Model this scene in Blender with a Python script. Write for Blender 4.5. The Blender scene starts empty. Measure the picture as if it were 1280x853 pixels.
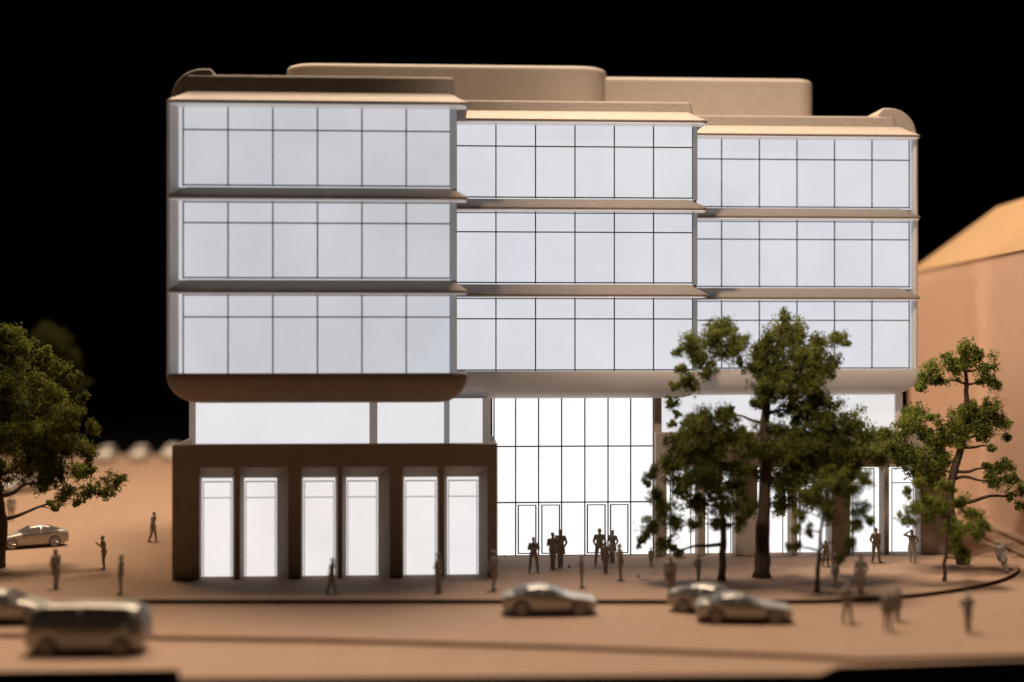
import bpy, bmesh, math, random
from mathutils import Vector, Matrix, noise as mnoise
random.seed(7)
R = random.random
def U(a, b): return random.uniform(a, b)
S = bpy.context.scene
COL = S.collection
# one unit = one metre at the model's own scale (a 1:200 architect's model)
S.unit_settings.system = 'METRIC'
S.unit_settings.scale_length = 0.005

# ------------------------------------------------------------------ camera
F, TH, H, CY = 1700.0, math.radians(3.1), 11.53, -66.4
cam = bpy.data.cameras.new('camera'); cam_o = bpy.data.objects.new('camera', cam); COL.objects.link(cam_o)
cam_o.location = (0, CY, H); cam_o.rotation_euler = (math.radians(90), 0, -TH)
cam.sensor_width = 36; cam.lens = 36 * F / 1280
cam.clip_start = 0.5; cam.clip_end = 2000
cam.dof.use_dof = True; cam.dof.focus_distance = 72.5; cam.dof.aperture_fstop = 0.036
S.camera = cam_o

# ------------------------------------------------------------------ world, lamps, exposure
w = bpy.data.worlds.new('World'); S.world = w; w.use_nodes = True
bg = w.node_tree.nodes['Background']; bg.inputs[0].default_value = (1.0, 0.72, 0.5, 1); bg.inputs[1].default_value = 0.0
S.view_settings.view_transform = 'Standard'; S.view_settings.look = 'None'; S.view_settings.exposure = 0; S.view_settings.gamma = 1

def area(name, loc, target, size, power, col, size_y=None, spread=180):
    l = bpy.data.lights.new(name, 'AREA'); l.energy = power; l.color = col; l.size = size
    if size_y: l.shape = 'RECTANGLE'; l.size_y = size_y
    l.spread = math.radians(spread)
    o = bpy.data.objects.new(name, l); COL.objects.link(o); o.location = loc
    o.rotation_euler = (Vector(target) - Vector(loc)).to_track_quat('-Z', 'Y').to_euler(); return o
def spot(name, loc, target, angle, blend, power, col, soft):
    l = bpy.data.lights.new(name, 'SPOT'); l.energy = power; l.color = col; l.spot_size = math.radians(angle)
    l.spot_blend = blend; l.shadow_soft_size = soft
    o = bpy.data.objects.new(name, l); COL.objects.link(o); o.location = loc
    o.rotation_euler = (Vector(target) - Vector(loc)).to_track_quat('-Z', 'Y').to_euler(); return o
area('overhead_lamp', (2, 24, 100), (4, 4, 0), 32, 154000, (1.0, 0.785, 0.59))
spot('track_spot', (10, -55, 95), (18, 34, 45.5), 43, 0.35, 128000, (1.0, 0.85, 0.70), 5.0)
spot('side_spot', (-16, -50, 62), (37, 26, 3), 33, 0.8, 250000, (1.0, 0.79, 0.62), 3.0)
area('added_left_fill', (-36, 42, 72), (0, 10, 0), 34, 40000, (1.0, 0.72, 0.46))  # added soft fill lifting the dark ground from back left; no known fixture

# ------------------------------------------------------------------ survey helpers (pixel of the 1280 px photo -> metres on a known plane)
def fx(u, Y): return (Y - CY) * math.tan(TH + math.atan((u - 640) / F))
def fz(v, Y, u=640):
    xr = (u - 640) / F; t = (Y - CY) / (math.cos(TH) - math.sin(TH) * xr); return H + t * (427 - v) / F
def gp(u, v, z=0.0):
    xr = (u - 640) / F; zr = (427 - v) / F; t = (z - H) / zr
    return (t * (math.cos(TH) * xr + math.sin(TH)), CY + t * (math.cos(TH) - math.sin(TH) * xr), z)
def pp(u, v, Y): return Vector((fx(u, Y), Y, fz(v, Y, u)))

# ------------------------------------------------------------------ materials
def mat(name, base=(.5, .5, .5), rough=.6, metal=0.0, spec=.4):
    m = bpy.data.materials.new(name); m.use_nodes = True
    b = m.node_tree.nodes['Principled BSDF']
    b.inputs['Base Color'].default_value = (*base, 1); b.inputs['Roughness'].default_value = rough
    b.inputs['Metallic'].default_value = metal; b.inputs['Specular IOR Level'].default_value = spec
    return m, m.node_tree, b
def nd(nt, t, **kw):
    n = nt.nodes.new(t)
    for k, v in kw.items():
        if k in n.inputs: n.inputs[k].default_value = v
        else: setattr(n, k, v)
    return n
def noisy(name, c1, c2, scale, rough=.6, bump=.1, bscale=None, stretch=(1, 1, 1), metal=0.0, spec=.4, c3=None, bdist=.05):
    m, nt, b = mat(name, c1, rough, metal, spec); L = nt.links
    tc = nd(nt, 'ShaderNodeTexCoord'); mp = nd(nt, 'ShaderNodeMapping'); mp.inputs['Scale'].default_value = stretch
    L.new(tc.outputs['Object'], mp.inputs['Vector'])
    n = nd(nt, 'ShaderNodeTexNoise', Scale=scale, Detail=6.0, Roughness=.6); L.new(mp.outputs[0], n.inputs['Vector'])
    r = nd(nt, 'ShaderNodeValToRGB'); r.color_ramp.elements[0].position = .3; r.color_ramp.elements[1].position = .7
    r.color_ramp.elements[0].color = (*c1, 1); r.color_ramp.elements[1].color = (*c2, 1)
    L.new(n.outputs['Fac'], r.inputs[0]); out = r.outputs[0]
    if c3:
        n3 = nd(nt, 'ShaderNodeTexNoise', Scale=scale * .13, Detail=3.0); L.new(mp.outputs[0], n3.inputs['Vector'])
        r3 = nd(nt, 'ShaderNodeValToRGB'); r3.color_ramp.elements[0].position = .45; r3.color_ramp.elements[1].position = .75
        mx = nd(nt, 'ShaderNodeMix', data_type='RGBA'); L.new(n3.outputs['Fac'], r3.inputs[0])
        L.new(r3.outputs[0], mx.inputs[0]); L.new(out, mx.inputs[6]); mx.inputs[7].default_value = (*c3, 1); out = mx.outputs[2]
    L.new(out, b.inputs['Base Color'])
    if bump:
        n2 = nd(nt, 'ShaderNodeTexNoise', Scale=bscale or scale * 4, Detail=4.0); L.new(mp.outputs[0], n2.inputs['Vector'])
        bp = nd(nt, 'ShaderNodeBump', Strength=bump, Distance=bdist); L.new(n2.outputs['Fac'], bp.inputs['Height'])
        L.new(bp.outputs[0], b.inputs['Normal'])
    return m
M = {}
M['resin'] = noisy('beige_cast_resin', (.345, .29, .24), (.385, .325, .27), 1.3, .62, .12, 9, spec=.3, bdist=.03)
M['resin_grain'] = noisy('beige_milled_resin', (.295, .247, .205), (.375, .315, .26), 2.2, .7, .5, 7, (1, 1, 3.5), spec=.25, bdist=.05)
M['board'] = noisy('tan_fibre_board', (.32, .213, .149), (.365, .245, .172), 1.1, .75, .25, 14, spec=.2, c3=(.335, .22, .15), bdist=.02)
M['board2'] = noisy('tan_board_house', (.53, .355, .255), (.57, .385, .28), .9, .7, .15, 8, spec=.2)
M['roof_board'] = noisy('ochre_roof_board', (.35, .225, .12), (.39, .25, .135), .9, .7, .15, 8, spec=.2)
M['line_soft'] = mat('grey_line_print', (.13, .12, .15), .5)[0]
M['line'] = noisy('worn_dark_line_print', (.30, .29, .31), (.03, .028, .033), 5.0, .6, 0)
_e = [n for n in M['line'].node_tree.nodes if n.type == 'VALTORGB'][0].color_ramp.elements; _e[0].position = .30; _e[1].position = .40
M['pewter'] = noisy('grey_cast_figure', (.30, .275, .24), (.38, .35, .31), 6, .55, .3, 30, spec=.4, metal=.25)
M['car'] = noisy('silver_cast_car', (.42, .40, .36), (.47, .45, .405), 3, .38, .1, 20, spec=.5, metal=.5)
M['carglass'] = mat('grey_car_window', (.13, .12, .115), .3, .2)[0]
M['tyre'] = mat('dull_grey_tyre', (.22, .21, .20), .7)[0]
M['rim'] = mat('silver_rim', (.6, .58, .55), .35, .4)[0]
M['white'] = mat('white_cast_car', (.6, .56, .52), .5)[0]
M['bark'] = noisy('brown_bark', (.045, .03, .02), (.11, .075, .05), 5, .85, .6, 12, (1, 1, .4), spec=.2)
M['table'] = mat('black_cloth', (.004, .004, .004), .95, 0, .05)[0]
M['crumb'] = mat('dark_foam_crumb', (.06, .05, .03), .9)[0]
def leafmat(name, dark, mid, lite):
    m, nt, b = mat(name, mid, .7, 0, .2); L = nt.links
    g = nd(nt, 'ShaderNodeNewGeometry'); tc = nd(nt, 'ShaderNodeTexCoord')
    n = nd(nt, 'ShaderNodeTexNoise', Scale=.9, Detail=3.0); L.new(tc.outputs['Object'], n.inputs['Vector'])
    ad = nd(nt, 'ShaderNodeMath', operation='MULTIPLY_ADD'); L.new(g.outputs['Random Per Island'], ad.inputs[0]); ad.inputs[1].default_value = .55
    L.new(n.outputs['Fac'], ad.inputs[2])
    r = nd(nt, 'ShaderNodeValToRGB'); e = r.color_ramp.elements
    e[0].position = .45; e[0].color = (*dark, 1); e[1].position = 1.0; e[1].color = (*lite, 1)
    k = e.new(.75); k.color = (*mid, 1)
    L.new(ad.outputs[0], r.inputs[0]); L.new(r.outputs[0], b.inputs['Base Color'])
    tr = nd(nt, 'ShaderNodeBsdfTranslucent'); L.new(r.outputs[0], tr.inputs[0])
    ms = nd(nt, 'ShaderNodeMixShader'); ms.inputs[0].default_value = .45
    L.new(b.outputs[0], ms.inputs[1]); L.new(tr.outputs[0], ms.inputs[2]); L.new(ms.outputs[0], nt.nodes['Material Output'].inputs[0])
    return m
M['leaf'] = leafmat('green_foam_leaf', (.06, .08, .014), (.15, .185, .032), (.34, .37, .075))
M['leaf2'] = leafmat('dark_green_foam_leaf', (.05, .06, .013), (.125, .145, .028), (.29, .305, .065))
M['leaf3'] = leafmat('dim_far_foliage', (.02, .024, .006), (.05, .055, .012), (.09, .09, .02))
def glow(name, col, s, dscale=.25, amt=.10, specks=0.0):
    m = bpy.data.materials.new(name); m.use_nodes = True; nt = m.node_tree; L = nt.links
    b = nt.nodes['Principled BSDF']; b.inputs['Base Color'].default_value = (.04, .04, .045, 1); b.inputs['Roughness'].default_value = .35
    b.inputs['Specular IOR Level'].default_value = .25
    tc = nd(nt, 'ShaderNodeTexCoord'); n = nd(nt, 'ShaderNodeTexNoise', Scale=dscale, Detail=3.0, Roughness=.55)
    L.new(tc.outputs['Object'], n.inputs['Vector'])
    mr = nd(nt, 'ShaderNodeMapRange'); mr.inputs[1].default_value = .3; mr.inputs[2].default_value = .7
    mr.inputs[3].default_value = s * (1 - amt); mr.inputs[4].default_value = s * (1 + amt); L.new(n.outputs['Fac'], mr.inputs[0])
    cr = nd(nt, 'ShaderNodeValToRGB'); cr.color_ramp.elements[0].position = .3; cr.color_ramp.elements[1].position = .7
    cr.color_ramp.elements[0].color = (*col[0], 1); cr.color_ramp.elements[1].color = (*col[1], 1)
    n2 = nd(nt, 'ShaderNodeTexNoise', Scale=.09, Detail=1.0); L.new(tc.outputs['Object'], n2.inputs['Vector']); L.new(n2.outputs['Fac'], cr.inputs[0])
    L.new(cr.outputs[0], b.inputs['Emission Color'])
    if specks:
        v = nd(nt, 'ShaderNodeTexNoise', Scale=9.0, Detail=2.0); L.new(tc.outputs['Object'], v.inputs['Vector'])
        m2 = nd(nt, 'ShaderNodeMapRange'); m2.inputs[1].default_value = .2; m2.inputs[2].default_value = .34
        m2.inputs[3].default_value = 1 - specks; m2.inputs[4].default_value = 1.0; L.new(v.outputs['Fac'], m2.inputs[0])
        mu = nd(nt, 'ShaderNodeMath', operation='MULTIPLY'); L.new(mr.outputs[0], mu.inputs[0]); L.new(m2.outputs[0], mu.inputs[1])
        L.new(mu.outputs[0], b.inputs['Emission Strength'])
    else: L.new(mr.outputs[0], b.inputs['Emission Strength'])
    return m
M['glow_l'] = glow('lit_acrylic_cool_dim', ((.89, .915, 1.0), (.96, .95, 1.0)), .63, amt=.06, specks=.1)
M['glow_c'] = glow('lit_acrylic_cool', ((.91, .925, 1.0), (.96, .955, 1.0)), .74, amt=.05, specks=.1)
M['glow_p'] = glow('lit_acrylic_white', ((1.0, .97, .96), (1.0, .985, .98)), 1.1, amt=.05, specks=.06)
M['glow_s'] = glow('lit_acrylic_warm', ((1.0, .93, .90), (.98, .96, .97)), .88, amt=.05)
M['glow_k'] = glow('lit_acrylic_clerestory', ((.97, .96, 1.0), (1.0, .97, .95)), .80, amt=.05)
M['edge'] = glow('acrylic_edge_painted_glow', ((1, .96, .96), (1, .97, .97)), .17, amt=.1)  # posts are no lamps; window spill put in as emission
M['shell'] = glow('end_shell_painted_glow', ((1, .93, .88), (1, .95, .92)), .055, amt=.1)  # faint emission paints the window glow onto the end walls
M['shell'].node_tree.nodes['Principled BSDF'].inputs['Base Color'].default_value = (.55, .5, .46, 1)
M['under'] = glow('pale_resin_painted_glow', ((1, .90, .82), (1, .92, .85)), .075, amt=.25)  # low emission stands in for bounced light on middle and right undersides
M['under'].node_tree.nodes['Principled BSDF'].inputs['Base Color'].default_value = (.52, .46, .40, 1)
M['post'] = glow('post_painted_glow', ((1, .86, .76), (1, .88, .8)), .13, amt=.15)  # warm emission mimics light from the panes on the clerestory posts
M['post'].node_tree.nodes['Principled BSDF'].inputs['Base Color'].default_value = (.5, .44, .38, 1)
M['soffit'] = glow('soffit_painted_glow', ((1, .95, .95), (1, .96, .97)), .17, amt=.08)  # added soffit strips; their emission imitates window light under the canopies
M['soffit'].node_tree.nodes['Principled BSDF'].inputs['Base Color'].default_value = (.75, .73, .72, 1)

# ------------------------------------------------------------------ mesh builder
class MB:
    def __init__(s): s.v = []; s.f = []
    def add(s, vs, fs):
        o = len(s.v); s.v += [tuple(v) for v in vs]; s.f += [tuple(i + o for i in f) for f in fs]; return s
    def box(s, x0, x1, y0, y1, z0, z1):
        return s.add([(x0, y0, z0), (x1, y0, z0), (x1, y1, z0), (x0, y1, z0), (x0, y0, z1), (x1, y0, z1), (x1, y1, z1), (x0, y1, z1)],
                     [(0, 3, 2, 1), (4, 5, 6, 7), (0, 1, 5, 4), (1, 2, 6, 5), (2, 3, 7, 6), (3, 0, 4, 7)])
    def loft(s, rings, cap=True):
        n = len(rings[0]); o = len(s.v)
        for r in rings: s.v += [tuple(p) for p in r]
        for i in range(len(rings) - 1):
            for j in range(n):
                a = o + i * n + j; b = o + i * n + (j + 1) % n; s.f.append((a, b, b + n, a + n))
        if cap:
            s.f.append(tuple(o + j for j in range(n))[::-1]); s.f.append(tuple(o + (len(rings) - 1) * n + j for j in range(n)))
        return s
    def prism(s, pts, z0, z1): return s.loft([[(x, y, z0) for x, y in pts], [(x, y, z1) for x, y in pts]])
    def prism_y(s, pts, y0, y1): return s.loft([[(x, y0, z) for x, z in pts], [(x, y1, z) for x, z in pts]])
    def tube(s, pts, rad, n=8, cap=True):
        rings = []; pts = [Vector(p) for p in pts]
        for i, p in enumerate(pts):
            d = (pts[min(i + 1, len(pts) - 1)] - pts[max(i - 1, 0)]).normalized()
            a = d.cross(Vector((0, 1, .2))); a = a.normalized() if a.length > .01 else Vector((1, 0, 0)); b = d.cross(a).normalized()
            r = rad[i] if isinstance(rad, (list, tuple)) else rad
            rings.append([p + (a * math.cos(2 * math.pi * k / n) + b * math.sin(2 * math.pi * k / n)) * r for k in range(n)])
        return s.loft(rings, cap)
    def build(s, name, m, parent=None, bevel=0, smooth=False, bseg=2, loc=None, fix=True):
        me = bpy.data.meshes.new(name); me.from_pydata(s.v, [], s.f); me.update()
        if fix:
            bm = bmesh.new(); bm.from_mesh(me); bmesh.ops.recalc_face_normals(bm, faces=bm.faces); bm.to_mesh(me); bm.free()
        me.materials.append(m)
        if smooth: me.shade_smooth() if hasattr(me, 'shade_smooth') else None
        o = bpy.data.objects.new(name, me); COL.objects.link(o)
        if parent: o.parent = parent
        if loc: o.location = loc
        if bevel:
            b = o.modifiers.new('bevel', 'BEVEL'); b.width = bevel; b.segments = bseg; b.limit_method = 'ANGLE'; b.angle_limit = math.radians(35); b.harden_normals = False
        return o
def rrect(x0, x1, y0, y1, r, z, n=6, rb=.05):
    pts = []
    for cx, cy, a0, rr in ((x1 - r, y0 + r, -90, r), (x1 - rb, y1 - rb, 0, rb), (x0 + rb, y1 - rb, 90, rb), (x0 + r, y0 + r, 180, r)):
        for k in range(n + 1):
            a = math.radians(a0 + 90 * k / n); pts.append((cx + rr * math.cos(a), cy + rr * math.sin(a), z))
    return pts
def thing(name, label, cat, loc=(0, 0, 0), rz=0, group=None):
    o = bpy.data.objects.new(name, None); o.empty_display_size = .5; COL.objects.link(o)
    o.location = loc; o.rotation_euler.z = rz; tag(o, label, cat, group); return o
def tag(o, label, cat, group=None):
    o['label'] = label; o['category'] = cat
    if group: o['group'] = group
    return o
def struct(o): o['kind'] = 'structure'; return o

# ------------------------------------------------------------------ setting: boards and black table
kerb = [(-70, -3.2), (-30, -4.0), (-13.1, -4.92), (1.86, -5.73), (12, -6.35), (16.1, -6.5), (18, -6.35), (21.4, -5.5), (24.4, -4.0), (26.6, -2.4), (28.3, -.6), (29.6, 1.5), (30.5, 4.5), (31.2, 9), (31.8, 18), (32.4, 40), (32.6, 73), (-70, 73)]
def cr(pts, n=6):
    out = []
    for i in range(len(pts) - 1):
        p0 = pts[max(i - 1, 0)]; p1 = pts[i]; p2 = pts[i + 1]; p3 = pts[min(i + 2, len(pts) - 1)]
        for k in range(n):
            t = k / n
            out.append(tuple(.5 * ((2 * p1[j]) + (-p0[j] + p2[j]) * t + (2 * p0[j] - 5 * p1[j] + 4 * p2[j] - p3[j]) * t * t + (-p0[j] + 3 * p1[j] - 3 * p2[j] + p3[j]) * t ** 3) for j in range(len(p1))))
    out.append(tuple(pts[-1])); return out
kc = cr(kerb[:16], 6) + kerb[16:]
pv = struct(MB().prism(kc, -.045, 0).build('pavement', M['board'], bevel=.01))
struct(MB().prism([(-68, 1), (16, -1), (22, 0), (25, 4), (27, 12), (28, 70), (-68, 70)], -.195, -.05).build('pavement', M['board'])).name = 'pavement_base'
rd = [(-70, -3), (-70, -7.0), (-17.6, -10.8), (-4.7, -12.4), (4.7, -14.1), (13.5, -16.15), (15.6, -16.85), (21.9, -16.55), (80, -12.4), (80, 76), (-70, 76)]
struct(MB().prism(rd, -.36, -.20).build('road', M['board'], bevel=.02))
fb = [(-70, -5), (-70, -16.2), (-9.4, -16.55), (-9.1, -17.9), (13.6, -18.5), (14.6, -17.4), (21.8, -16.8), (80, -12.6), (80, 77), (-70, 77)]
struct(MB().prism(fb, -1.1, -.37).build('ground', M['board'], bevel=.03))
struct(MB().box(-400, 400, -120, 500, -3.2, -3.0).build('table_top', M['table']))

# ------------------------------------------------------------------ office building
B = thing('office_building', 'beige model office block with three stepped glowing towers over a lit ground floor', 'building', (6, 6, 0))
def part(mb, name, m, parent=None, **k):
    p = parent or B
    mb.v = [(x - 6, y - 6, z) for x, y, z in mb.v]
    return mb.build(name, m, p, **k)
storeys = [(19.06, 22.93, 21.8), (14.56, 18.36, 17.28), (9.95, 13.84, 12.7)]
towers = [ # x window start, end, first mullion, pitch, count, Y win, lip x0, x1, material, post x1
    dict(w0=-12.60, w1=.59, mx=[-12.37 + 2.16 * i for i in range(7)], Y=.4, x0=-13.0, x1=1.43, m='glow_l', p1=.90, back=21.0),
    dict(w0=.97, w1=13.49, mx=[3.03 + 2.09 * i for i in range(6)], Y=5.2, x0=.2, x1=14.11, m='glow_c', p1=13.74, back=20.8),
    dict(w0=13.85, w1=26.84, mx=[15.96 + 2.155 * i for i in range(6)], Y=9.6, x0=12.6, x1=27.06, m='glow_c', p1=27.2, back=20.6)]
LW = .065
for ti, t in enumerate(towers):
    Y = t['Y']; yl = Y - 1.2; last = ti == 2; first = ti == 0; k = ti * .012
    part(MB().box(t['w0'] + .02, t['p1'] - .01, Y + .16, t['back'], 9.9 + k, 23.52 - k), 'wall', M['resin'])
    for si, (z0, z1, zt) in enumerate(storeys):
        wn = part(MB().box(t['w0'], t['w1'], Y, Y + .12, z0 - .06, z1 + .03), 'window', M[t['m']])
        g = MB()
        ys = (Y - .025, Y + .02)
        for x in t['mx']:
            g.box(x - LW / 2, x + LW / 2, *ys, z0, z1)
        a0 = t['mx'][0] if first else t['w0']; a1 = t['mx'][-1]
        g.box(a0, a1, Y - .03, Y + .02, zt - LW / 2, zt + LW / 2)
        if not first or si < 2: g.box(a0, a1, Y - .03, Y + .02, z0 + .02, z0 + .02 + LW)
        if si > 0: g.box(a0, a1, Y - .03, Y + .02, z1 - .05 - LW * .8, z1 - .05)
        g.v = [(x - 6, y - 6, z) for x, y, z in g.v]; g.build('glazing_bars', M['line_soft' if first else 'line'], wn)
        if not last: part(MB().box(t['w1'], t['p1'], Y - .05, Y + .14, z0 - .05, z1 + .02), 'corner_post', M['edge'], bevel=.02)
    # hoods
    for hi, (zl, zt) in enumerate(((22.93, 23.66), (18.36, 19.0), (13.84, 14.5))):
        R_ = []
        x0, x1 = t['x0'], t['x1']
        for z, ins in ((zl, .16), (zl + .05, .03), (zl + .10, 0.0), (zl + .13, .01), (zl + .3, .33), (zl + .47, .72), (zt, 1.12)):
            R_.append(rrect(x0 + (.6 * ins if first else 0), x1 - .6 * ins, yl + ins, t['back'] if hi == 0 else Y + .5, .35, z + k))
        part(MB().loft(R_), 'canopy', M['resin'])
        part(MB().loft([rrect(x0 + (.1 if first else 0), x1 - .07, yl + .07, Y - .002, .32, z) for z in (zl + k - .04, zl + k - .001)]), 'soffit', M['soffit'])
    # rounded underside
    R_ = []
    for q in range(9):
        a = math.radians(90 * q / 8); ins = 1.4 * (1 - math.cos(a)); z = 9.93 - 1.42 * math.sin(a)
        R_.append(rrect(t['x0'] + (ins if first else 0), t['x1'] - ins, yl + ins, t['back'] - .3, .3, z - k * 1.5))
    R_ = [rrect(t['x0'] + .03, t['x1'] - .03, yl + .03, t['back'] - .3, .3, 9.965 - k)] + R_
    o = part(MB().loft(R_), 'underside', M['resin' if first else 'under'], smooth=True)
    # parapet
    px0 = -12.35 if first else t['x0'] + .4; px1 = t['x1'] - (.57 if not last else 1.05)
    ph = (24.5, 24.24, 24.30)[ti]
    part(MB().loft([rrect(px0, px1, Y - .1, t['back'] - .5, .15, 23.50 - k), rrect(px0 + .15, px1 - .12, Y + .02, t['back'] - .6, .15, ph - .12), rrect(px0 + .2, px1 - .2, Y + .09, t['back'] - .6, .12, ph)]), 'parapet', M['resin_grain'], bevel=.03)
# end shells of the outer towers
for sg, xo, Y, back in ((1, -13.02, .4, 20.9), (-1, 27.22, 9.6, 20.5)):
    if sg > 0: ring = [(-12.58, Y + .02), (-12.84, Y - .95), (-12.93, Y - .98), (-12.98, Y - .85), (-13.02, back), (-12.58, back)]
    else: ring = [(26.88, Y + .02), (26.85, Y - .45), (26.93, Y - .62), (27.02, Y - .5), (27.22, Y - .05), (27.22, back), (26.88, back)]
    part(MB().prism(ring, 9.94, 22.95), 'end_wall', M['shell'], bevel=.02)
    pr = [(xo + .35 * sg, 22.98), (xo + .02 * sg, 23.0)]
    for q in range(13):
        a = math.radians(90 * q / 12); pr.append((xo + sg * (1.55 - 1.55 * math.cos(a)) + .02 * sg, 23.3 + 1.5 * math.sin(a)))
    pr += [(xo + 1.95 * sg, 24.8), (xo + 2.25 * sg, 24.45), (xo + 2.3 * sg, 23.4)]
    part(MB().prism_y(pr, Y + .12, back - .2), 'end_cap', M['resin'], bevel=.1, bseg=3)
# penthouses
def pent(x0, x1, y0, y1, top, r):
    R_ = [rrect(x0, x1, y0, y1, r, 23.4, 10)]
    for q in range(6):
        a = math.radians(90 * q / 5); R_.append(rrect(x0 + .3 * (1 - math.cos(a)), x1 - .3 * (1 - math.cos(a)), y0 + .3 * (1 - math.cos(a)), y1 - .3, r, top - .3 + .3 * math.sin(a), 10))
    part(MB().loft(R_), 'penthouse', M['resin'])
pent(-9.04, 10.16, 14.0, 19.6, 27.9, 1.6); pent(8.6, 22.85, 14.9, 20.2, 27.45, 1.0)

# clerestory behind the left terrace
for a, b_ in ((-12.39, -3.54), (-3.13, .29), (.58, 2.28)):
    part(MB().box(a, b_, 4.0, 4.1, 6.15, 8.56), 'clerestory_window', M['glow_k'])
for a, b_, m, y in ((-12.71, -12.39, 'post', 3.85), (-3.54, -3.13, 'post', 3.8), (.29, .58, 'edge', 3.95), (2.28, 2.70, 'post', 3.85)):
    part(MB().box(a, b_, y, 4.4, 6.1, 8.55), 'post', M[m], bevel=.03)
part(MB().box(-12.72, 2.6, 4.2, 20, .0, 8.5), 'wall', M['resin'])
# left podium
PY = 0.0
ops = [(250, 292, 252.5, 290.5), (300, 360, 305.5, 346), (377, 421.5, 378.8, 419), (428, 487, 433, 472.5), (503.5, 548, 505.2, 546), (555.5, 609.5, 559, 598)]
def podium(x0, x1, Yf, top, lint, gtop, ops, base_depth, jambs, left):
    edges = [x0] + [e for o in ops for e in (fx(o[0], Yf), fx(o[1], Yf))] + [x1]
    for i in range(0, len(edges), 2):
        fin = 0 < i < len(edges) - 2 and (edges[i + 1] - edges[i]) < .45
        yb = Yf + base_depth if (fin or not jambs) else Yf + .03
        part(MB().box(edges[i], edges[i + 1], Yf + (.03 if fin else 0), yb, 0, lint + .02), 'fin' if fin else 'pier', M['resin'], bevel=.06 if not jambs or not fin else .03)
    part(MB().box(x0, x1, Yf, Yf + .55, lint, top), 'lintel', M['resin'], bevel=.04)
    for sx in ((x0, x0 + .22), (x1 - .22, x1)):
        part(MB().box(sx[0], sx[1], Yf + .551, Yf + (4.6 if left and sx[0] == x0 else (6.2 if left else 5.2)), 0.002 if sx[0] != x0 else 0.0, top - .002), 'side_wall', M['resin'], bevel=.03)
    part(MB().box(x0 + .221, x1 - .221, Yf + .556, Yf + 4.2, top - .75, top - .35), 'terrace', M['resin'])
    Yg = Yf + base_depth
    for o in ops:
        f0, f1 = fx(o[0], Yf), fx(o[1], Yf); g0, g1 = fx(o[2], Yg), fx(o[3], Yg)
        if jambs:
            mb = MB(); c = [(f0 + .001, Yf + .035, 0), (f0 + .001, Yf + .035, lint - .001), (f1 - .001, Yf + .035, lint - .001), (f1 - .001, Yf + .035, 0), (g0, Yg, 0), (g0, Yg, gtop), (g1, Yg, gtop), (g1, Yg, 0)]
            mb.add(c, [(0, 1, 5, 4), (1, 2, 6, 5), (2, 3, 7, 6)]); part(mb, 'reveal', M['resin'], fix=False)
        else:
            part(MB().box(f0 + .002, f1 - .002, Yf + .12, Yg, gtop, lint - .01), 'header', M['resin'])
        a, b_ = (g0 - .1, g1 + .1) if jambs else (g0 - .1, g1 + .1)
        wn = part(MB().box(a, b_, Yg + .01, Yg + .1, 0, gtop + .05), 'shop_window', M['glow_s'] if left else M['glow_p'])
        g = MB(); zt = gtop - .98; l_ = .035 if left else .05
        l0, l1 = g0 + (.055 if left else .06), g1 - (.055 if left else .22)
        g.box(l0, l0 + l_, Yg - .015, Yg + .005, 0, gtop - .18); g.box(l1 - l_, l1, Yg - .015, Yg + .005, 0, gtop - .18)
        g.box(l0, l1, Yg - .02, Yg + .005, zt, zt + l_); g.box(l0, l1, Yg - .02, Yg + .005, gtop - .2, gtop - .15)
        g.v = [(x - 6, y - 6, z) for x, y, z in g.v]; g.build('glazing_bars', M['line_soft' if left else 'line'], wn)
podium(-12.83, 2.89, 0, 6.52, 5.39, 4.82, ops, .85, True, True)
opr = [(832, 873, 836, 869), (882, 920, 883, 919), (947, 990, 949, 984), (997, 1040, 998, 1038), (1063, 1106, 1064, 1098), (1112, 1151, 1113, 1147)]
podium(11.62, 27.42, 5.8, 6.62, 5.0, 4.72, opr, 1.05, False, False)
# right clerestory
part(MB().box(12.4, 26.19, 10.5, 10.6, 6.1, 8.56), 'clerestory_window', M['glow_k'])
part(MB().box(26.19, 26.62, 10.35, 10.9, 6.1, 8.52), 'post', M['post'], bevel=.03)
part(MB().box(12.3, 26.5, 10.7, 20, 0, 8.47), 'wall', M['resin'])
# plaza glass
pg = part(MB().box(2.9, 11.62, 6.5, 6.6, 0, 8.62), 'entrance_window', M['glow_p'])
g = MB(); gl = .07
px = [fx(u, 6.5) for u in (617.5, 644.5, 673.2, 702, 731, 760, 788.3, 816.5)]
for x in px: g.box(x - gl / 2, x + gl / 2, 6.47, 6.51, 0.02, 8.5)
for z in (5.87, 2.86): g.box(px[0], px[-1], 6.465, 6.51, z - gl / 2, z + gl / 2)
g.box(px[0], px[-1], 6.465, 6.51, 0.0, .03)
g.v = [(x - 6, y - 6, z) for x, y, z in g.v]; g.build('glazing_bars', M['line'], pg)
for a, b_ in ((647, 670.5), (676.5, 700), (733.3, 757), (762.3, 785.5)):
    a, b_ = fx(a, 6.5), fx(b_, 6.5)
    d = part(MB().box(a, b_, 6.46, 6.495, .1, 2.74), 'door', M['glow_p'])
    g = MB(); q = .07
    g.box(a, a + q, 6.435, 6.47, .1, 2.74); g.box(b_ - q, b_, 6.435, 6.47, .1, 2.74); g.box(a + q, b_ - q, 6.44, 6.47, 2.69, 2.74); g.box(a + q, b_ - q, 6.44, 6.47, .1, .155)
    g.v = [(x - 6, y - 6, z) for x, y, z in g.v]; g.build('door_frame', M['line'], d)
part(MB().box(11.6, 12.02, 6.3, 6.9, 0, 8.48), 'column', M['resin'], bevel=.06)

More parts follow.
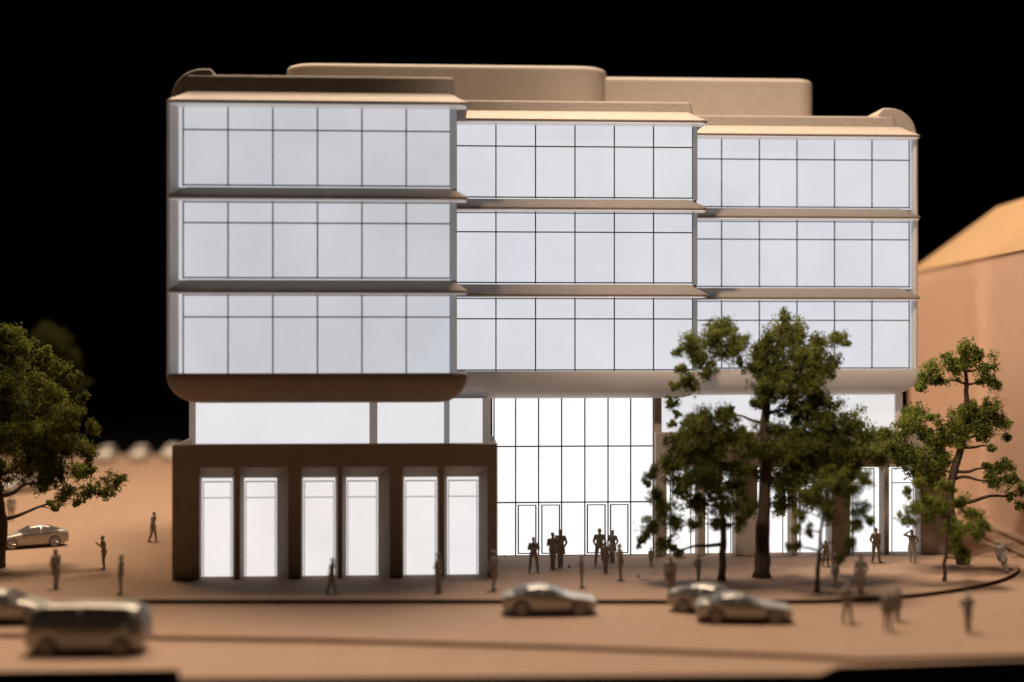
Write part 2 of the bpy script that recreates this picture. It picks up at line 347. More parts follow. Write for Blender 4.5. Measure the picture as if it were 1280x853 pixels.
# ------------------------------------------------------------------ house on the right
def v2(a, b): return (a[0], a[1])
A0 = Vector((33.1, 2.0, -.2)); A1 = Vector((36.7, 38.0, -.2)); dr = (A1 - A0).normalized(); nr = Vector((dr.y, -dr.x, 0))
HB = thing('house', 'large tan model house with plain wall and ochre hipped roof right of the towers', 'building', A0)
W, Lh, Hh, rise, hip = 16.0, (A1 - A0).length, 17.0, 4.6, 6.2
def hp(a, b, z): return tuple(dr * a + nr * b + Vector((0, 0, z)))
mb = MB().loft([[hp(0, 0, 0), hp(Lh, 0, 0), hp(Lh, W, 0), hp(0, W, 0)], [hp(0, 0, Hh), hp(Lh, 0, Hh), hp(Lh, W, Hh), hp(0, W, Hh)]])
mb.build('wall', M['board2'], HB, bevel=.05)
rf = MB(); rv = [hp(-.1, -.12, Hh + .01), hp(Lh + .1, -.12, Hh + .01), hp(Lh + .1, W, Hh + .01), hp(-.1, W, Hh + .01), hp(5, 4.9, Hh + rise), hp(Lh - hip, 4.9, Hh + rise), hp(Lh - hip, W - 4.9, Hh + rise), hp(5, W - 4.9, Hh + rise)]
rf.add(rv, [(0, 1, 5, 4), (1, 2, 6, 5), (2, 3, 7, 6), (3, 0, 4, 7), (4, 5, 6, 7), (0, 3, 2, 1)])
rfo = rf.build('roof', M['roof_board'], HB, bevel=.06)
dm = MB(); a = 7.2
dm.add([hp(a, .05, Hh + .1), hp(a + 1.9, .4, Hh + .35), hp(a, .4, Hh + 2.3), hp(a - 2.2, .05, Hh + .1), hp(a, 4.2, Hh + 3.2), hp(a - 2.2, 4, Hh + 3.0)], [(0, 1, 2), (0, 2, 3), (1, 4, 2), (2, 4, 5, 3)])
dm.build('dormer', M['board2'], rfo)
# pavement strip along the house
c1 = [Vector(gp(1243, 668, -.2)), Vector(gp(1280, 684, -.2))]
off = 1.9
sp = [A0 + dr * -20 - nr * off, A1 + dr * 6 - nr * off, A1 + dr * 6 + nr * 22, A0 + dr * -20 + nr * 22]
s_ = MB().prism([(p.x, p.y) for p in sp], -.198, .0); o = s_.build('sidewalk', M['board'], bevel=.02); struct(o)
sp = [A0 + dr * -20 - nr * .8, A1 + dr * 6 - nr * .8, A1 + dr * 6 + nr * 22, A0 + dr * -20 + nr * 22]
o = MB().prism([(p.x, p.y) for p in sp], .004, .22).build('step', M['board'], bevel=.02); struct(o)

# ------------------------------------------------------------------ trees
def leaf_mesh(clumps, size, per):
    vs = []; fs = []
    for c, r, k in clumps:
        for _ in range(int(per * k)):
            d = Vector((random.gauss(0, 1), random.gauss(0, 1), random.gauss(0, 1))).normalized() * r * 1.35 * (R() ** .75)
            p = c + d; s = size * U(.55, 1.25)
            a = Vector((random.gauss(0, 1), random.gauss(0, 1), random.gauss(0, 1))).normalized()
            b = a.cross(Vector((random.gauss(0, 1), random.gauss(0, 1), random.gauss(0, 1)))).normalized(); n = a.cross(b)
            o = len(vs)
            vs += [p + a * s * .6, p + b * s * .42 + n * s * .12, p - a * s * .6, p - b * s * .42 + n * s * .12, p + n * s * .35]
            fs += [(o, o + 1, o + 4), (o + 1, o + 2, o + 4), (o + 2, o + 3, o + 4), (o + 3, o, o + 4)]
    return vs, fs
def tree(label, Y, trunk, blobs, m='leaf', r0=.4, per=72, size=.115, dspread=1.0, dens=1.0, foot=None, group=None):
    base = Vector(foot) if foot else Vector(gp(trunk[0][0], trunk[0][1]))
    T = thing('tree', label, 'tree', base, 0, group)
    tp = [base] + [pp(u, v, Y) for u, v in trunk[1:]]
    tpts = cr([tuple(p) for p in tp], 5); tpts = [Vector(p) for p in tpts]
    n = len(tpts)
    jit = [p + Vector((U(-.03, .03), U(-.05, .05), 0)) if 0 < i < n - 1 else p for i, p in enumerate(tpts)]
    rr = [r0 * (1.0 - .72 * i / (n - 1)) * (1.25 if i == 0 else 1) * U(.93, 1.07) for i in range(n)]
    mb = MB().tube([p - base for p in jit], rr, 9)
    clumps = []
    anchors = [(p, r) for p, r in zip(jit[max(1, int(n * .3)):], rr[max(1, int(n * .3)):])]
    for bl in sorted(blobs, key=lambda b: (abs(b[0] - trunk[-1][0]) + abs(b[1] - trunk[-1][1]))):
        u, v, rp = bl[:3]; d = (Y - CY); r = rp * d / F
        c = pp(u, v, Y + U(-1, 1) * dspread)
        best = min(anchors, key=lambda q: (q[0] - c).length + max(0, q[0].z - c.z) * 1.6 - q[1] * 2)
        s, sr = best; L = (c - s).length
        mid1 = s.lerp(c, .35) + Vector((U(-.12, .12), U(-.2, .2), U(-.1, .15))) * L * .6
        mid2 = s.lerp(c, .7) + Vector((U(-.1, .1), U(-.1, .1), U(0, .15))) * L * .6
        path = [Vector(p) for p in cr([tuple(s), tuple(mid1), tuple(mid2), tuple(c)], 3)]
        r1 = min(sr * .7, .05 + L * .028); rads = [r1 * (1 - .65 * i / (len(path) - 1)) for i in range(len(path))]
        mb.tube([p - base for p in path], rads, 5)
        for i in range(2, len(path), 2): anchors.append((path[i], rads[i]))
        r *= 1.12; k = max(6, int(33 * (r / .75) ** 1.8 * dens))
        for _ in range(k):
            dv = Vector((random.gauss(0, 1), random.gauss(0, .9), random.gauss(0, .85))).normalized() * r * U(.1, 1.15)
            tip = c + dv * (1.35 if R() < .14 else 1)
            if R() < .35:
                mm = c.lerp(tip, .5) + Vector((U(-.1, .1), U(-.1, .1), U(-.05, .15)))
                mb.tube([c - base, mm - base, tip - base], [.028, .02, .01], 4, False)
            clumps.append((tip - base, U(.13, .38) * min(1, r / .5), U(.6, 1.2)))
    mb.build('trunk', M['bark'], T, smooth=True)
    vs, fs = leaf_mesh(clumps, size, per)
    l = MB(); l.v = [tuple(v) for v in vs]; l.f = fs
    l.build('crown', M[m], T, fix=False)
    return T
tree('tall dark-green tree with the thickest trunk, right of the entrance, reaching the lit storeys', -.7, [(952, 722), (954, 660), (957, 590), (956, 530), (962, 480), (976, 420)],
     [(980, 398, 8), (975, 415, 14), (995, 420, 16), (1022, 430, 12), (1045, 424, 10), (1055, 430, 5), (962, 440, 18), (1000, 445, 22), (1022, 452, 14), (944, 462, 12), (978, 470, 26), (1010, 478, 22), (955, 490, 16), (1035, 470, 7),
      (1042, 455, 8), (906, 408, 13), (892, 424, 17), (865, 434, 13), (848, 440, 7), (912, 432, 15), (876, 448, 15), (928, 428, 10), (852, 462, 8), (864, 478, 11), (842, 484, 6), (838, 505, 8), (884, 468, 8), (846, 520, 4), (925, 455, 5),
      (1000, 512, 22), (1038, 522, 20), (1066, 534, 17), (1086, 548, 15), (1020, 552, 26), (1058, 562, 22), (990, 566, 20), (962, 560, 10), (1000, 592, 24), (1038, 596, 22), (1068, 590, 12), (968, 598, 14), (940, 590, 10), (975, 630, 13), (1022, 500, 14), (1098, 560, 8), (952, 455, 13), (960, 425, 10), (948, 505, 10), (975, 540, 14), (1012, 575, 20), (985, 605, 16), (1048, 578, 16), (1015, 625, 12), (945, 565, 8), (1080, 565, 12), (1105, 545, 9), (1100, 575, 9), (930, 545, 10), (915, 520, 9), (1030, 545, 16), (1000, 545, 14), (1050, 600, 14), (960, 480, 14), (945, 440, 8)], 'leaf2', .40)
tree('short bushy tree with a slim dark trunk, left neighbour of the thick-trunked tree', -1.8, [(902, 726), (904, 670), (902, 630), (898, 590)],
     [(882, 522, 13), (905, 520, 13), (868, 540, 17), (846, 552, 12), (905, 548, 22), (872, 570, 22), (932, 556, 16), (840, 582, 17), (815, 592, 9), (884, 600, 16), (922, 610, 12), (852, 612, 15), (828, 634, 13), (806, 604, 5), (815, 660, 12), (802, 676, 6),
      (872, 630, 16), (905, 636, 16), (935, 636, 13), (845, 655, 12), (832, 682, 10), (848, 690, 7), (868, 655, 8), (822, 620, 7), (858, 532, 8), (885, 560, 16), (900, 585, 16), (862, 600, 12), (925, 585, 12), (890, 615, 13), (895, 655, 9), (925, 655, 8), (842, 530, 5)], 'leaf2', .20)
tree('small tree with a very thin leaning trunk, right neighbour of the thick-trunked tree', -4.6, [(1021, 741), (1024, 690), (1028, 650), (1038, 610)],
     [(1040, 604, 15), (1018, 622, 14), (1058, 612, 14), (1078, 640, 9), (1088, 652, 6), (1070, 655, 9), (1000, 640, 9), (994, 662, 7), (995, 684, 6), (1062, 680, 9), (1052, 698, 6), (1035, 640, 12), (1082, 600, 9), (1012, 664, 6)], 'leaf2', .12, dspread=.7)
tree('airy bright-green tree with a crooked brown trunk in front of the tan house', 2.3, [(1204, 706), (1188, 650), (1190, 600), (1203, 550), (1208, 500), (1206, 460)],
     [(1206, 438, 10), (1184, 450, 8), (1168, 462, 10), (1160, 476, 10), (1149, 482, 5), (1220, 446, 12), (1236, 460, 10), (1243, 478, 8), (1192, 462, 10), (1228, 476, 8), (1174, 474, 8),
      (1232, 512, 14), (1248, 528, 10), (1215, 522, 16), (1192, 532, 14), (1258, 545, 6), (1166, 522, 7), (1142, 516, 11), (1130, 530, 12), (1156, 540, 13), (1120, 548, 13), (1172, 556, 14), (1142, 572, 18), (1112, 562, 12), (1230, 545, 9),
      (1236, 586, 8), (1256, 584, 10), (1242, 602, 10), (1264, 600, 9), (1278, 612, 10), (1274, 632, 7), (1295, 615, 12), (1310, 600, 12), (1168, 590, 11), (1262, 622, 6), (1240, 560, 5), (1205, 515, 10), (1200, 545, 14), (1222, 535, 12), (1180, 575, 12), (1205, 455, 8), (1150, 590, 12), (1125, 575, 10), (1165, 605, 9)], 'leaf', .30, dspread=.9)
tree('low tree on a straight thin stem near the curved kerb, its clumps hanging low', -2.2, [(1180, 727), (1182, 690), (1186, 655), (1184, 620)],
     [(1150, 606, 9), (1136, 614, 6), (1160, 626, 11), (1146, 638, 9), (1134, 650, 8), (1176, 636, 10), (1200, 628, 10), (1216, 642, 10), (1230, 656, 8), (1210, 660, 11), (1190, 660, 10), (1200, 686, 9), (1206, 702, 6), (1160, 648, 8), (1226, 668, 6), (1185, 610, 9), (1196, 674, 8)], 'leaf', .10, dspread=.6)
tree('big dark tree cut by the left edge, its boughs reaching over a silver car', 4.0, [(-2, 710), (0, 660), (-4, 610), (-14, 540), (-10, 470)],
     [(14, 420, 14), (-2, 434, 18), (30, 436, 12), (60, 446, 9), (74, 460, 9), (96, 474, 6), (18, 460, 20), (50, 480, 16), (-4, 486, 24), (32, 504, 20), (72, 496, 11), (-45, 450, 24), (-50, 500, 28), (-40, 560, 30), (-70, 540, 26), (-45, 610, 20),
      (104, 500, 7), (92, 520, 13), (114, 536, 8), (62, 536, 20), (20, 548, 24), (88, 556, 16), (108, 570, 9), (-4, 590, 20), (40, 580, 20), (72, 592, 14), (98, 592, 12), (44, 560, 14), (84, 618, 11), (112, 612, 10), (56, 606, 10), (146, 602, 9), (132, 616, 8), (152, 598, 4), (70, 636, 4), (100, 630, 6), (62, 630, 4), (12, 520, 16), (112, 588, 7), (60, 570, 18), (5, 400 + 15, 8)],
     'leaf2', .42, per=70, size=.115, dspread=1.6, foot=(-22.5, 4.17, 0))
tree('dim olive tree far behind the big dark left one, thoroughly out of focus', 58, [(62, 590), (62, 560), (64, 500), (62, 450)],
     [(60, 425, 16), (40, 440, 14), (80, 445, 14), (60, 465, 22), (90, 480, 14), (38, 490, 18), (65, 510, 20), (85, 520, 12)], 'leaf3', .5, per=30, size=.3, dspread=1.5, foot=gp(62, 590))

# ------------------------------------------------------------------ people (cast figures), each one continuous surface
def person_mesh(name, arms=('down', 'down'), legs='stand', lean=0.0, turn=0.0, coat=False, hair=0, build=1.0):
    mb = MB()
    def ell(c, r, n=12, m=8):
        vs = [];
        for i in range(m + 1):
            ph = math.pi * i / m
            for j in range(n):
                t = 2 * math.pi * j / n; vs.append((c[0] + r[0] * math.sin(ph) * math.cos(t), c[1] + r[1] * math.sin(ph) * math.sin(t), c[2] + r[2] * math.cos(ph)))
        fs = [(i * n + j, i * n + (j + 1) % n, (i + 1) * n + (j + 1) % n, (i + 1) * n + j) for i in range(m) for j in range(n)]
        mb.add(vs, fs)
    def cap(a, ra, b, rb, n=10):
        a = Vector(a); b = Vector(b); mb.tube([a, a.lerp(b, .5), b], [ra, (ra + rb) / 2 * 1.02, rb], n); ell(a, (ra,) * 3, 10, 6); ell(b, (rb,) * 3, 10, 6)
    def rot(p, zz=.95):
        x, y, z = p; k = max(0, z - zz)
        y += -lean * k; return (x, y, z)
    sec = [(.84, .11, .09), (.90, .165, .115), (.98, .17, .12), (1.08, .145, .105), (1.18, .15, .11), (1.30, .178, .125), (1.40, .185, .115), (1.46, .13, .09), (1.50, .065, .06), (1.55, .052, .055)]
    rings = []
    for z, rx, ry in sec:
        _, yy, _ = rot((0, 0, z)); rx *= build; ry *= build
        rings.append([(rx * math.cos(2 * math.pi * k / 16), yy + ry * math.sin(2 * math.pi * k / 16), z) for k in range(16)])
    mb.loft(rings)
    if coat:
        rings = []
        for z, rx, ry in ((.62, .215, .17), (.75, .205, .16), (.9, .19, .145), (1.02, .165, .125)):
            _, yy, _ = rot((0, 0, z)); rings.append([(rx * math.cos(2 * math.pi * k / 16), yy + ry * math.sin(2 * math.pi * k / 16), z) for k in range(16)])
        mb.loft(rings)
    elif build: # jacket hem
        rings = [[(rx * math.cos(2 * math.pi * k / 16), ry * math.sin(2 * math.pi * k / 16), z) for k in range(16)] for z, rx, ry in ((.86, .185, .135), (.9, .187, .137), (1.0, .175, .125))]
        mb.loft(rings)
    hx, hy, hz = rot((0, 0, 1.645)); st, ct = math.sin(turn), math.cos(turn)
    ell((hx, hy - .005, hz), (.074, .092, .112)); ell((hx + st * .03, hy - .03 * ct, hz - .06), (.05, .055, .045))
    def face(x, y, z): return (hx + x * ct + y * -st * -1 * 1.0 if False else hx + x * ct - y * st, hy + x * st + y * ct, hz + z)
    ell(face(0, -.097, -.015), (.014, .022, .024), 6, 4)                   # nose
    ell(face(0, -.085, -.06), (.024, .014, .010), 6, 4)                    # mouth
    for s in (-1, 1):
        ell(face(s * .03, -.086, .012), (.015, .010, .009), 6, 4)          # eyes
        ell(face(s * .076, .005, -.01), (.012, .022, .032), 6, 4)          # ears
    ell(face(0, .02, .03), (.082, .09, .095))
    if hair: ell(face(0, .045, -.06), (.075, .055, .12))
    for s, A in ((-1, arms[0]), (1, arms[1])):
        sh = (s * .175 * build, 0, 1.425)
        el, wr = {'down': ((.235, .03, 1.13), (.225, -.06, .88)), 'cross': ((.245, -.02, 1.16), (-.06, -.205, 1.20)),
                  'pocket': ((.25, .07, 1.15), (.175, -.05, .95)), 'head': ((.40, -.04, 1.50), (.13, -.06, 1.70)),
                  'hip': ((.33, .05, 1.17), (.185, -.02, 1.03)), 'phone': ((.21, -.05, 1.15), (.10, -.27, 1.36)),
                  'back': ((.25, .11, 1.16), (.06, .17, 1.0)), 'fwd': ((.22, -.12, 1.17), (.16, -.33, 1.10)),
                  'swing': ((.23, -.10, 1.16), (.2, -.26, 1.0)), 'rear': ((.24, .16, 1.18), (.23, .22, .93))}[A]
        el = (s * el[0], el[1], el[2]); wr = (s * wr[0], wr[1], wr[2]); sh, el, wr = rot(sh), rot(el), rot(wr)
        cap(sh, .064, el, .05); cap(el, .05, wr, .034)
        d = (Vector(wr) - Vector(el)).normalized(); side = d.cross(Vector((0, 1, .1))).normalized(); up = side.cross(d)
        pc = Vector(wr) + d * .05; ell(pc, (.036, .032, .046), 8, 6)
        for q, ln in ((-1.5, .055), (-.5, .07), (.5, .066), (1.5, .05)):
            b0 = pc + d * .035 + side * q * .019; b1 = b0 + d * ln * .55 + up * .008; b2 = b1 + d * ln * .4 - up * .022 * 0 + up * .02
            cap(b0, .0105, b1, .010, 6); cap(b1, .010, b2, .009, 6)
        cap(pc + side * .03, .012, pc + side * .055 + d * .035, .010, 6)
    L = {'stand': (((.09, 0, .88), (.10, -.01, .48), (.105, .02, .08)), ((-.09, 0, .88), (-.10, -.02, .48), (-.115, .0, .08))),
         'wide': (((.10, 0, .88), (.155, -.01, .48), (.20, .02, .08)), ((-.10, 0, .88), (-.15, -.02, .48), (-.19, .0, .08))),
         'walk': (((.09, 0, .88), (.09, -.10, .49), (.085, -.15, .08)), ((-.09, 0, .88), (-.085, .02, .47), (-.08, .19, .10))),
         'contra': (((.09, 0, .88), (.12, -.07, .49), (.14, -.03, .08)), ((-.10, 0, .88), (-.08, .0, .48), (-.05, .03, .08))),
         'close': (((.075, 0, .88), (.06, -.01, .48), (.055, .02, .08)), ((-.075, 0, .88), (-.06, -.02, .48), (-.06, .0, .08)))}[legs]
    for h, k, a in L:
        cap(h, .095, k, .070); cap(k, .070, a, .052)
        f = Vector(a); cap((f.x, f.y + .03, f.z - .04), .04, (f.x * 1.12, f.y - .13, .035), .034, 8)
    me = bpy.data.meshes.new('raw'); me.from_pydata(mb.v, [], mb.f)
    o = bpy.data.objects.new('raw', me); COL.objects.link(o)
    rm = o.modifiers.new('r', 'REMESH'); rm.mode = 'VOXEL'; rm.voxel_size = .0125
    sm = o.modifiers.new('s', 'SMOOTH'); sm.factor = .5; sm.iterations = 2
    dg = bpy.context.evaluated_depsgraph_get(); new = bpy.data.meshes.new_from_object(o.evaluated_get(dg)); new.name = name
    bpy.data.objects.remove(o); bpy.data.meshes.remove(me)
    new.materials.clear(); new.materials.append(M['pewter'])
    for p in new.polygons: p.use_smooth = True
    zmin = min(v.co.z for v in new.vertices)
    for v in new.vertices: v.co.z -= zmin
    return new
PM = {
 'cross': person_mesh('figure_arms_crossed', ('cross', 'cross'), 'wide'),
 'crosst': person_mesh('figure_arms_crossed_turned', ('cross', 'cross'), 'close', turn=.5, coat=False, build=1.08),
 'hold': person_mesh('figure_holding', ('phone', 'pocket'), 'close', coat=True, hair=1),
 'pocket': person_mesh('figure_hands_in_pockets', ('pocket', 'pocket'), 'wide'),
 'walk': person_mesh('figure_walking', ('swing', 'rear'), 'walk', lean=.12),
 'head': person_mesh('figure_hand_on_head', ('head', 'hip'), 'contra', coat=True, hair=1),
 'stand': person_mesh('figure_standing', ('down', 'down'), 'stand', lean=-.03),
 'phone': person_mesh('figure_phone', ('phone', 'phone'), 'contra', lean=.1),
 'back': person_mesh('figure_arms_behind', ('back', 'back'), 'close', coat=False, build=1.05),
 'coat': person_mesh('figure_coat', ('down', 'pocket'), 'close', coat=True, hair=1),
}
PG = 'cast figures standing around the model'
def person(u, v, top, pose, rz, label, z=0.0, tilt=0.0):
    p = gp(u, v, z); d = (v - 427); depth = (H - z) * F / d
    h = (v - top) * depth / F
    me = PM[pose]; mh = max(q.co.z for q in me.vertices)
    o = bpy.data.objects.new('person', me); COL.objects.link(o); o.location = p
    k = h / mh; o.scale = (k * 1.1, k * 1.1, k); o.rotation_euler = (0, math.radians(tilt), math.radians(rz))
    tag(o, label, 'person', PG)
P_ = [
 (70, 737, 686, 'coat', 60, 'dark figure in a long coat standing just right of the big left tree'),
 (130, 712, 670, 'phone', -60, 'slim figure looking down, midway between the silver car and the podium wall'),
 (151, 743, 694, 'stand', -80, 'figure near the kerb directly behind the boxy car, seen side-on'),
 (191, 678, 640, 'walk', 70, 'farthest walking figure, alone on the tan ground left of the podium'),
 (414, 743, 698, 'walk', 65, 'striding figure on the pavement before the third and fourth lit shop windows'),
 (548, 742, 692, 'pocket', 70, 'figure with bent elbow by the fin between the two rightmost left-podium windows'),
 (617, 739, 688, 'back', 75, 'stout figure at the right front corner of the left podium'),
 (667, 716, 672, 'cross', 5, 'figure with crossed arms and legs apart in front of the leftmost entrance door'),
 (691, 712, 666, 'crosst', 15, 'broad figure with crossed arms, the front one of the close pair before the second door'),
 (700.5, 710, 662, 'hold', -20, 'figure in a long coat half hidden behind the broad cross-armed one'),
 (727, 735, 694, 'stand', 80, 'side-on figure on the plaza directly behind the silver sports car'),
 (749.5, 708, 661, 'pocket', 0, 'tall figure facing out, leftmost of the group before the third door'),
 (757, 717, 677, 'coat', 10, 'shorter figure in a skirt standing in the middle of the entrance group'),
 (765.5, 704, 663, 'hold', -30, 'long-haired figure at the back of the entrance group nearest the glass'),
 (776, 726, 680, 'phone', -80, 'bent side-on figure, rightmost and nearest of the entrance group'),
 (838, 745, 694, 'coat', 10, 'dark figure on the kerb beneath the lowest leaves of the bushy tree'),
 (873, 729, 694, 'back', 40, 'dark figure with arms behind the back left of the slim dark trunk'),
 (814, 709, 685, 'stand', 20, 'faint figure at the foot of the first right-podium pier behind leaves'),
 (1044, 735, 684, 'coat', 50, 'pale-topped figure right of the thin leaning trunk'),
 (1032, 709, 676, 'hip_', 20, 'figure near the glass partly hidden behind the thin leaning trunk'),
 (1076, 745, 694, 'coat', -30, 'large blurred figure in a coat at the kerb under the low hanging leaves'),
 (1095, 704, 660, 'pocket', 15, 'figure with elbows out before the second fin of the right podium'),
 (1140, 704, 662, 'head', 0, 'figure with one hand raised to its head in front of the right podium'),
 (1209, 710, 688, 'stand', 10, 'small figure hidden behind the hanging clumps of the low tree'),
]
for a in P_:
    u, v, top, pose, rz, lab = a; person(u, v, top, 'pocket' if pose == 'hip_' else pose, rz, lab)
person(1259, 717, 675, 'coat', -25, 'figure leaning backwards inside the bend of the curved kerb', 0, -16)
for u, v, top, pose, rz, lab in [
 (1059, 779, 728, 'pocket', 20, 'blurred figure on the road, leftmost of those standing before the kerb'),
 (1110, 789, 737, 'stand', -10, 'blurred figure on the road, front one of the pair right of the parked cars'),
 (1122, 777, 733, 'coat', 20, 'blurred figure on the road just behind the front one of the pair'),
 (1210, 791, 740, 'back', 0, 'blurred figure standing alone on the road before the low tree')]:
    person(u, v, top, pose, rz, lab, -.2)
person(14, 652, 618, 'stand', 10, 'faint distant figure behind the boughs of the big left tree')

# ------------------------------------------------------------------ cars
def lerp_tab(tab, x):
    for i in range(len(tab) - 1):
        if x <= tab[i + 1][0]:
            t = (x - tab[i][0]) / (tab[i + 1][0] - tab[i][0]); t = t * t * (3 - 2 * t) * .5 + t * .5
            return tab[i][1] + (tab[i + 1][1] - tab[i][1]) * t
    return tab[-1][1]
def car(label, loc, rz, L=4.3, W=1.8, top=None, belt=None, m='car', wheels=(.85, 3.4), glass=(1.3, 3.5), mesh_only=False, ws=None, rw=None, group=None, sx=1.0):
    # front of the car at x = 0 end, local origin at ground centre
    T = thing('car', label, 'car', loc, rz, group)
    top = top or [(0, .62), (.15, .72), (1.15, .88), (1.35, .95), (2.05, 1.28), (2.6, 1.33), (3.1, 1.27), (3.85, .98), (4.2, .92), (4.3, .78)]
    belt = belt or [(0, .55), (.2, .66), (1.2, .82), (2.5, .88), (3.8, .92), (4.2, .86), (4.3, .72)]
    N = 44; rows = []
    for i in range(N + 1):
        x = L * i / N; e = min(x, L - x); hw = W / 2 * (1 - .24 * math.exp(-e * 3.2)) ; zt = lerp_tab(top, x); zb = min(lerp_tab(belt, x), zt - .02)
        zl = .20 + .12 * math.exp(-e * 5); g = max(0.0, zt - zb); tw = hw * (.93 - .52 * min(g, .5))
        arch = 0
        for wx in wheels:
            dx = abs(x - wx)
            if dx < .37: arch = max(arch, math.sqrt(.37 ** 2 - dx ** 2))
        zs = max(zl, .3 + arch * .95 if arch else zl)
        row = [(0, zl), (hw * .74, zl), (hw * .74, zs), (hw * .88, zs), (hw * .92, min(zs + .1, zb - .1)), (hw * .985, zl + (zb - zl) * .72 if zl + (zb - zl) * .72 > zs else zs + .03), (hw * .975, zb), (hw * .93 - (hw * .93 - tw) * .5, zb + g * .5), (tw, zt - min(.05, g * .12)), (tw * .6, zt + .012), (0, zt + .02)]
        rows.append([(x, y, z) for y, z in row])
    k = len(rows[0]); mb = MB(); ring = []
    for r in rows: ring.append([(x - L / 2, -y, z) for x, y, z in r] + [(x - L / 2, y, z) for x, y, z in r[-2:0:-1]])
    mb.loft(ring); body = mb.build('body', M[m], T, smooth=True)
    def panel(name, i0, i1, cols, mm, parent=body, offs=.012):
        q = MB(); idx = {}
        def vid(i, j):
            if (i, j) not in idx:
                p = Vector(ring[i][j]); c = Vector((p.x, 0, .75)); d = (p - c).normalized(); idx[(i, j)] = len(q.v); q.v.append(tuple(p + d * offs))
            return idx[(i, j)]
        for i in range(i0, i1):
            for j in cols: q.f.append((vid(i, j), vid(i, j + 1), vid(i + 1, j + 1), vid(i + 1, j)))
        return q.build(name, mm, parent, smooth=True)
    def ix(x): return max(0, min(N, int(round(x / L * N))))
    g0, g1 = glass; mid = (g0 + g1) / 2
    for c in ((6, 7), (12, 13)):
        panel('side_window', ix(g0), ix(mid) , c, M['carglass']); panel('side_window', ix(mid) + 1, ix(g1), c, M['carglass'])
    if ws: panel('windscreen', ix(ws[0]), ix(ws[1]), (8, 9, 10, 11), M['carglass'])
    if rw: panel('rear_window', ix(rw[0]), ix(rw[1]), (8, 9, 10, 11), M['carglass'])
    for wx in wheels:
        for s in (-1, 1):
            y1 = s * (W / 2 - .005); y0 = s * (W / 2 - .2); q = MB()
            for yy in ():
                pass
            rg = []
            for yv, rr in ((y0, .30), (y0, .33), (y1 - s * .03, .33), (y1, .31), (y1, .22)):
                rg.append([(wx - L / 2 + rr * math.cos(a * math.pi / 10), yv, .33 + rr * math.sin(a * math.pi / 10)) for a in range(20)])
            q.loft(rg); wh = q.build('wheel', M['tyre'], T)
            rm = MB(); rg = [[(wx - L / 2 + rr * math.cos(a * math.pi / 8), y1 - s * dy, .33 + rr * math.sin(a * math.pi / 8)) for a in range(16)] for rr, dy in ((.225, .03), (.225, -.012), (.19, -.012), (.18, .02))]
            rm.loft(rg)
            for a in range(5):
                an = a * 2 * math.pi / 5; d = Vector((math.cos(an), 0, math.sin(an))); c0 = Vector((wx - L / 2, y1 + s * .006, .33))
                rm.tube([c0 + d * .03, c0 + d * .2], [.03, .022], 6)
            rm.build('rim', M['rim'], wh)
    for s in (-1, 1):
        mx = g0 + .15 - L / 2; zb = lerp_tab(belt, g0) + .06
        q = MB(); q.loft([[(mx + .08 * math.cos(a) , s * (W / 2 - .03 + .17 * t), zb + .055 * math.sin(a) * (.6 + .4 * t) + .02) for a in [b * math.pi / 4 for b in range(8)]] for t in (0, .4, 1)]); q.build('mirror', M[m], T, bevel=.01)
        q = MB(); q.loft([[(-L / 2 + .09 + .13 * math.cos(a) * tt, s * (W / 2 * .72 + .1 * math.sin(a) * tt), .60 + .06 * math.cos(a) + .06 * (1 - tt)) for a in [b * math.pi / 6 for b in range(12)]] for tt in (1, .5)]); q.build('headlight', M['rim'], T)
        q = MB(); q.box(L / 2 - .10, L / 2 - .015, s * W * .22 - .13, s * W * .22 + .13 + .0, .66, .76); q.build('tail_light', M['carglass'], T, bevel=.02)
    return T
def kids(o): return [c for c in bpy.data.objects if c.parent == o]
def dup(root, loc, rz, label, scale=1.0, group=None):
    r = root.copy(); COL.objects.link(r); r.location = loc; r.rotation_euler.z = rz; r['label'] = label; r.scale = (scale,) * 3
    if group: r['group'] = group
    for c in kids(root):
        d = c.copy(); COL.objects.link(d); d.parent = r
        for e in kids(c):
            f = e.copy(); COL.objects.link(f); f.parent = d
    return r
def G3(u, v, z=-.2): return Vector(gp(u, v, z))
D = math.radians
GC = 'silver cast cars on the model'
sport_top = [(0, .56), (.12, .64), (1.1, .80), (1.45, .88), (2.15, 1.19), (2.6, 1.25), (3.1, 1.19), (3.9, .92), (4.15, .86), (4.3, .70)]
sport = car('silver sports car in side view parked on the road before the entrance', G3(686, 766.5), D(180), 4.3, 1.8, sport_top, None, wheels=(.82, 3.45), glass=(1.55, 3.3), ws=(1.5, 2.15), rw=(3.15, 3.8), group=GC); sport.scale = (.94, .94, .98)
c2 = car('silver saloon parked under the boughs of the big left tree', G3(40, 684, 0), D(0), 4.5, 1.8, [(0, .60), (.12, .70), (1.15, .90), (1.4, .97), (2.1, 1.32), (2.7, 1.38), (3.2, 1.32), (4.0, 1.06), (4.4, 1.0), (4.5, .8)], [(0, .55), (.2, .66), (1.2, .86), (2.5, .92), (4.0, .98), (4.4, .9), (4.5, .74)], wheels=(.85, 3.55), glass=(1.5, 3.75), ws=(1.42, 2.05), rw=(3.3, 3.95), group=GC)
c2.rotation_euler.z = D(26); c2.scale = (.84, .84, .88)
dup(sport, G3(929, 776), D(174), 'blurred low silver car on the road, the nearer of the two before the thick trunk', .92)
dup(c2, G3(892, 766), D(150), 'blurred silver car half hidden behind the nearer one before the thick trunk', .86)
dup(c2, G3(6, 777), D(176), 'blurred silver car cut by the left edge of the photo behind the boxy one', .98)
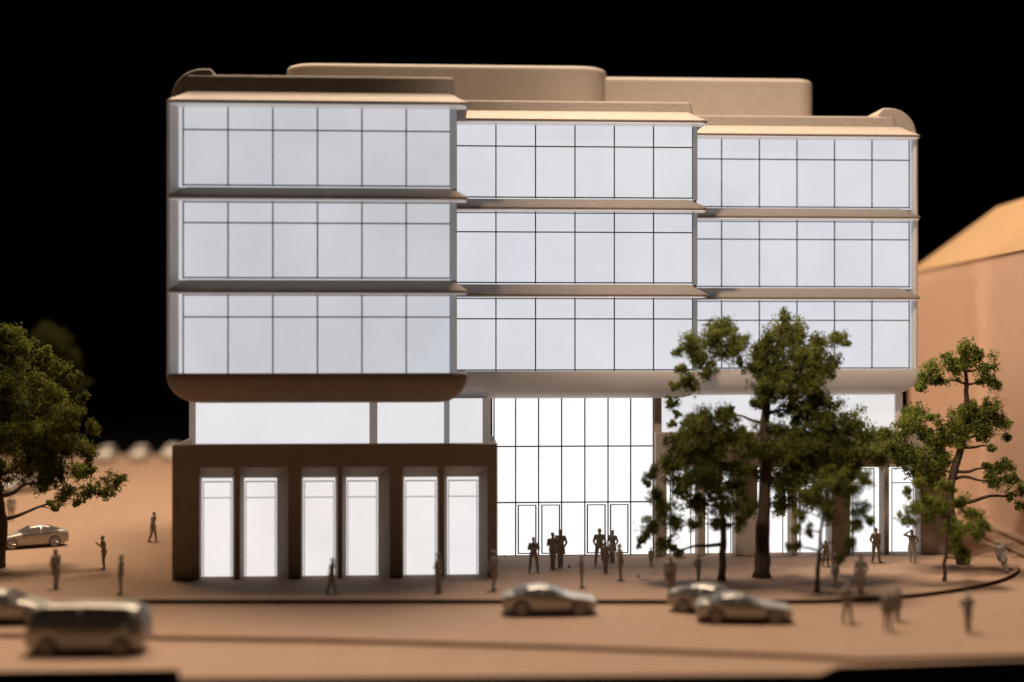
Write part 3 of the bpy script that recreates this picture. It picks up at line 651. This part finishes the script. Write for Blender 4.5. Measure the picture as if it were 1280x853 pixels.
box_top = [(0, .9), (.08, 1.05), (.7, 1.15), (.95, 1.25), (1.35, 1.72), (2.2, 1.84), (3.8, 1.82), (4.3, 1.7), (4.45, 1.3), (4.5, .9)]
box_belt = [(0, .75), (.2, .98), (1, 1.08), (2.5, 1.12), (4.2, 1.14), (4.45, 1.0), (4.5, .8)]
c5 = car('boxy silver off-roader, the nearest and most blurred vehicle at lower left', G3(112, 809, -.2), D(177), 4.5, 1.9, [(0, 1.0), (.05, 1.5), (.22, 1.74), (.8, 1.82), (2.2, 1.85), (3.8, 1.82), (4.3, 1.72), (4.45, 1.3), (4.5, .9)], box_belt, wheels=(.85, 3.6), glass=(.5, 4.2), ws=(.05, .3), rw=(4.25, 4.42), group=GC)
c5.location.z = -.36
dup(c2, G3(24, 616, 0), D(60), 'pale blurred car far behind the boughs of the big left tree', 1.0)
fr = car('white blurred car at the far edge of the board, leftmost of three', (-31.8, 66.0, 0), D(88), 4.4, 1.9, box_top, box_belt, 'white', glass=(1.4, 4.0), ws=(1.0, 1.4), rw=(4.3, 4.42), group='white cars in a row at the far edge')
dup(fr, (-28.75, 66.7, 0), D(86), 'white blurred car at the far edge of the board, middle of three', .76)
dup(fr, (-25.9, 67.4, 0), D(90), 'white blurred car at the far edge of the board, beside the podium corner', .78)

fr.scale = (.78,) * 3
# ------------------------------------------------------------------ loose crumbs on the plaza
for u, v, s, lab in ((711, 710, .06, 'tiny dark crumb on the plaza right of the cross-armed pair'), (798, 722, .06, 'tiny dark crumb on the plaza left of the lowest tree leaves'), (631, 697, .045, 'tiny dark crumb at the foot of the entrance glass')):
    c = Vector(gp(u, v)); bm = bmesh.new(); bmesh.ops.create_icosphere(bm, subdivisions=2, radius=s)
    for q in bm.verts: q.co *= U(.7, 1.2)
    me = bpy.data.meshes.new('crumb'); bm.to_mesh(me); bm.free(); me.materials.append(M['crumb'])
    o = bpy.data.objects.new('crumb', me); COL.objects.link(o); o.location = (c.x, c.y, s * .7); tag(o, lab, 'crumb', 'foam crumbs on the plaza')
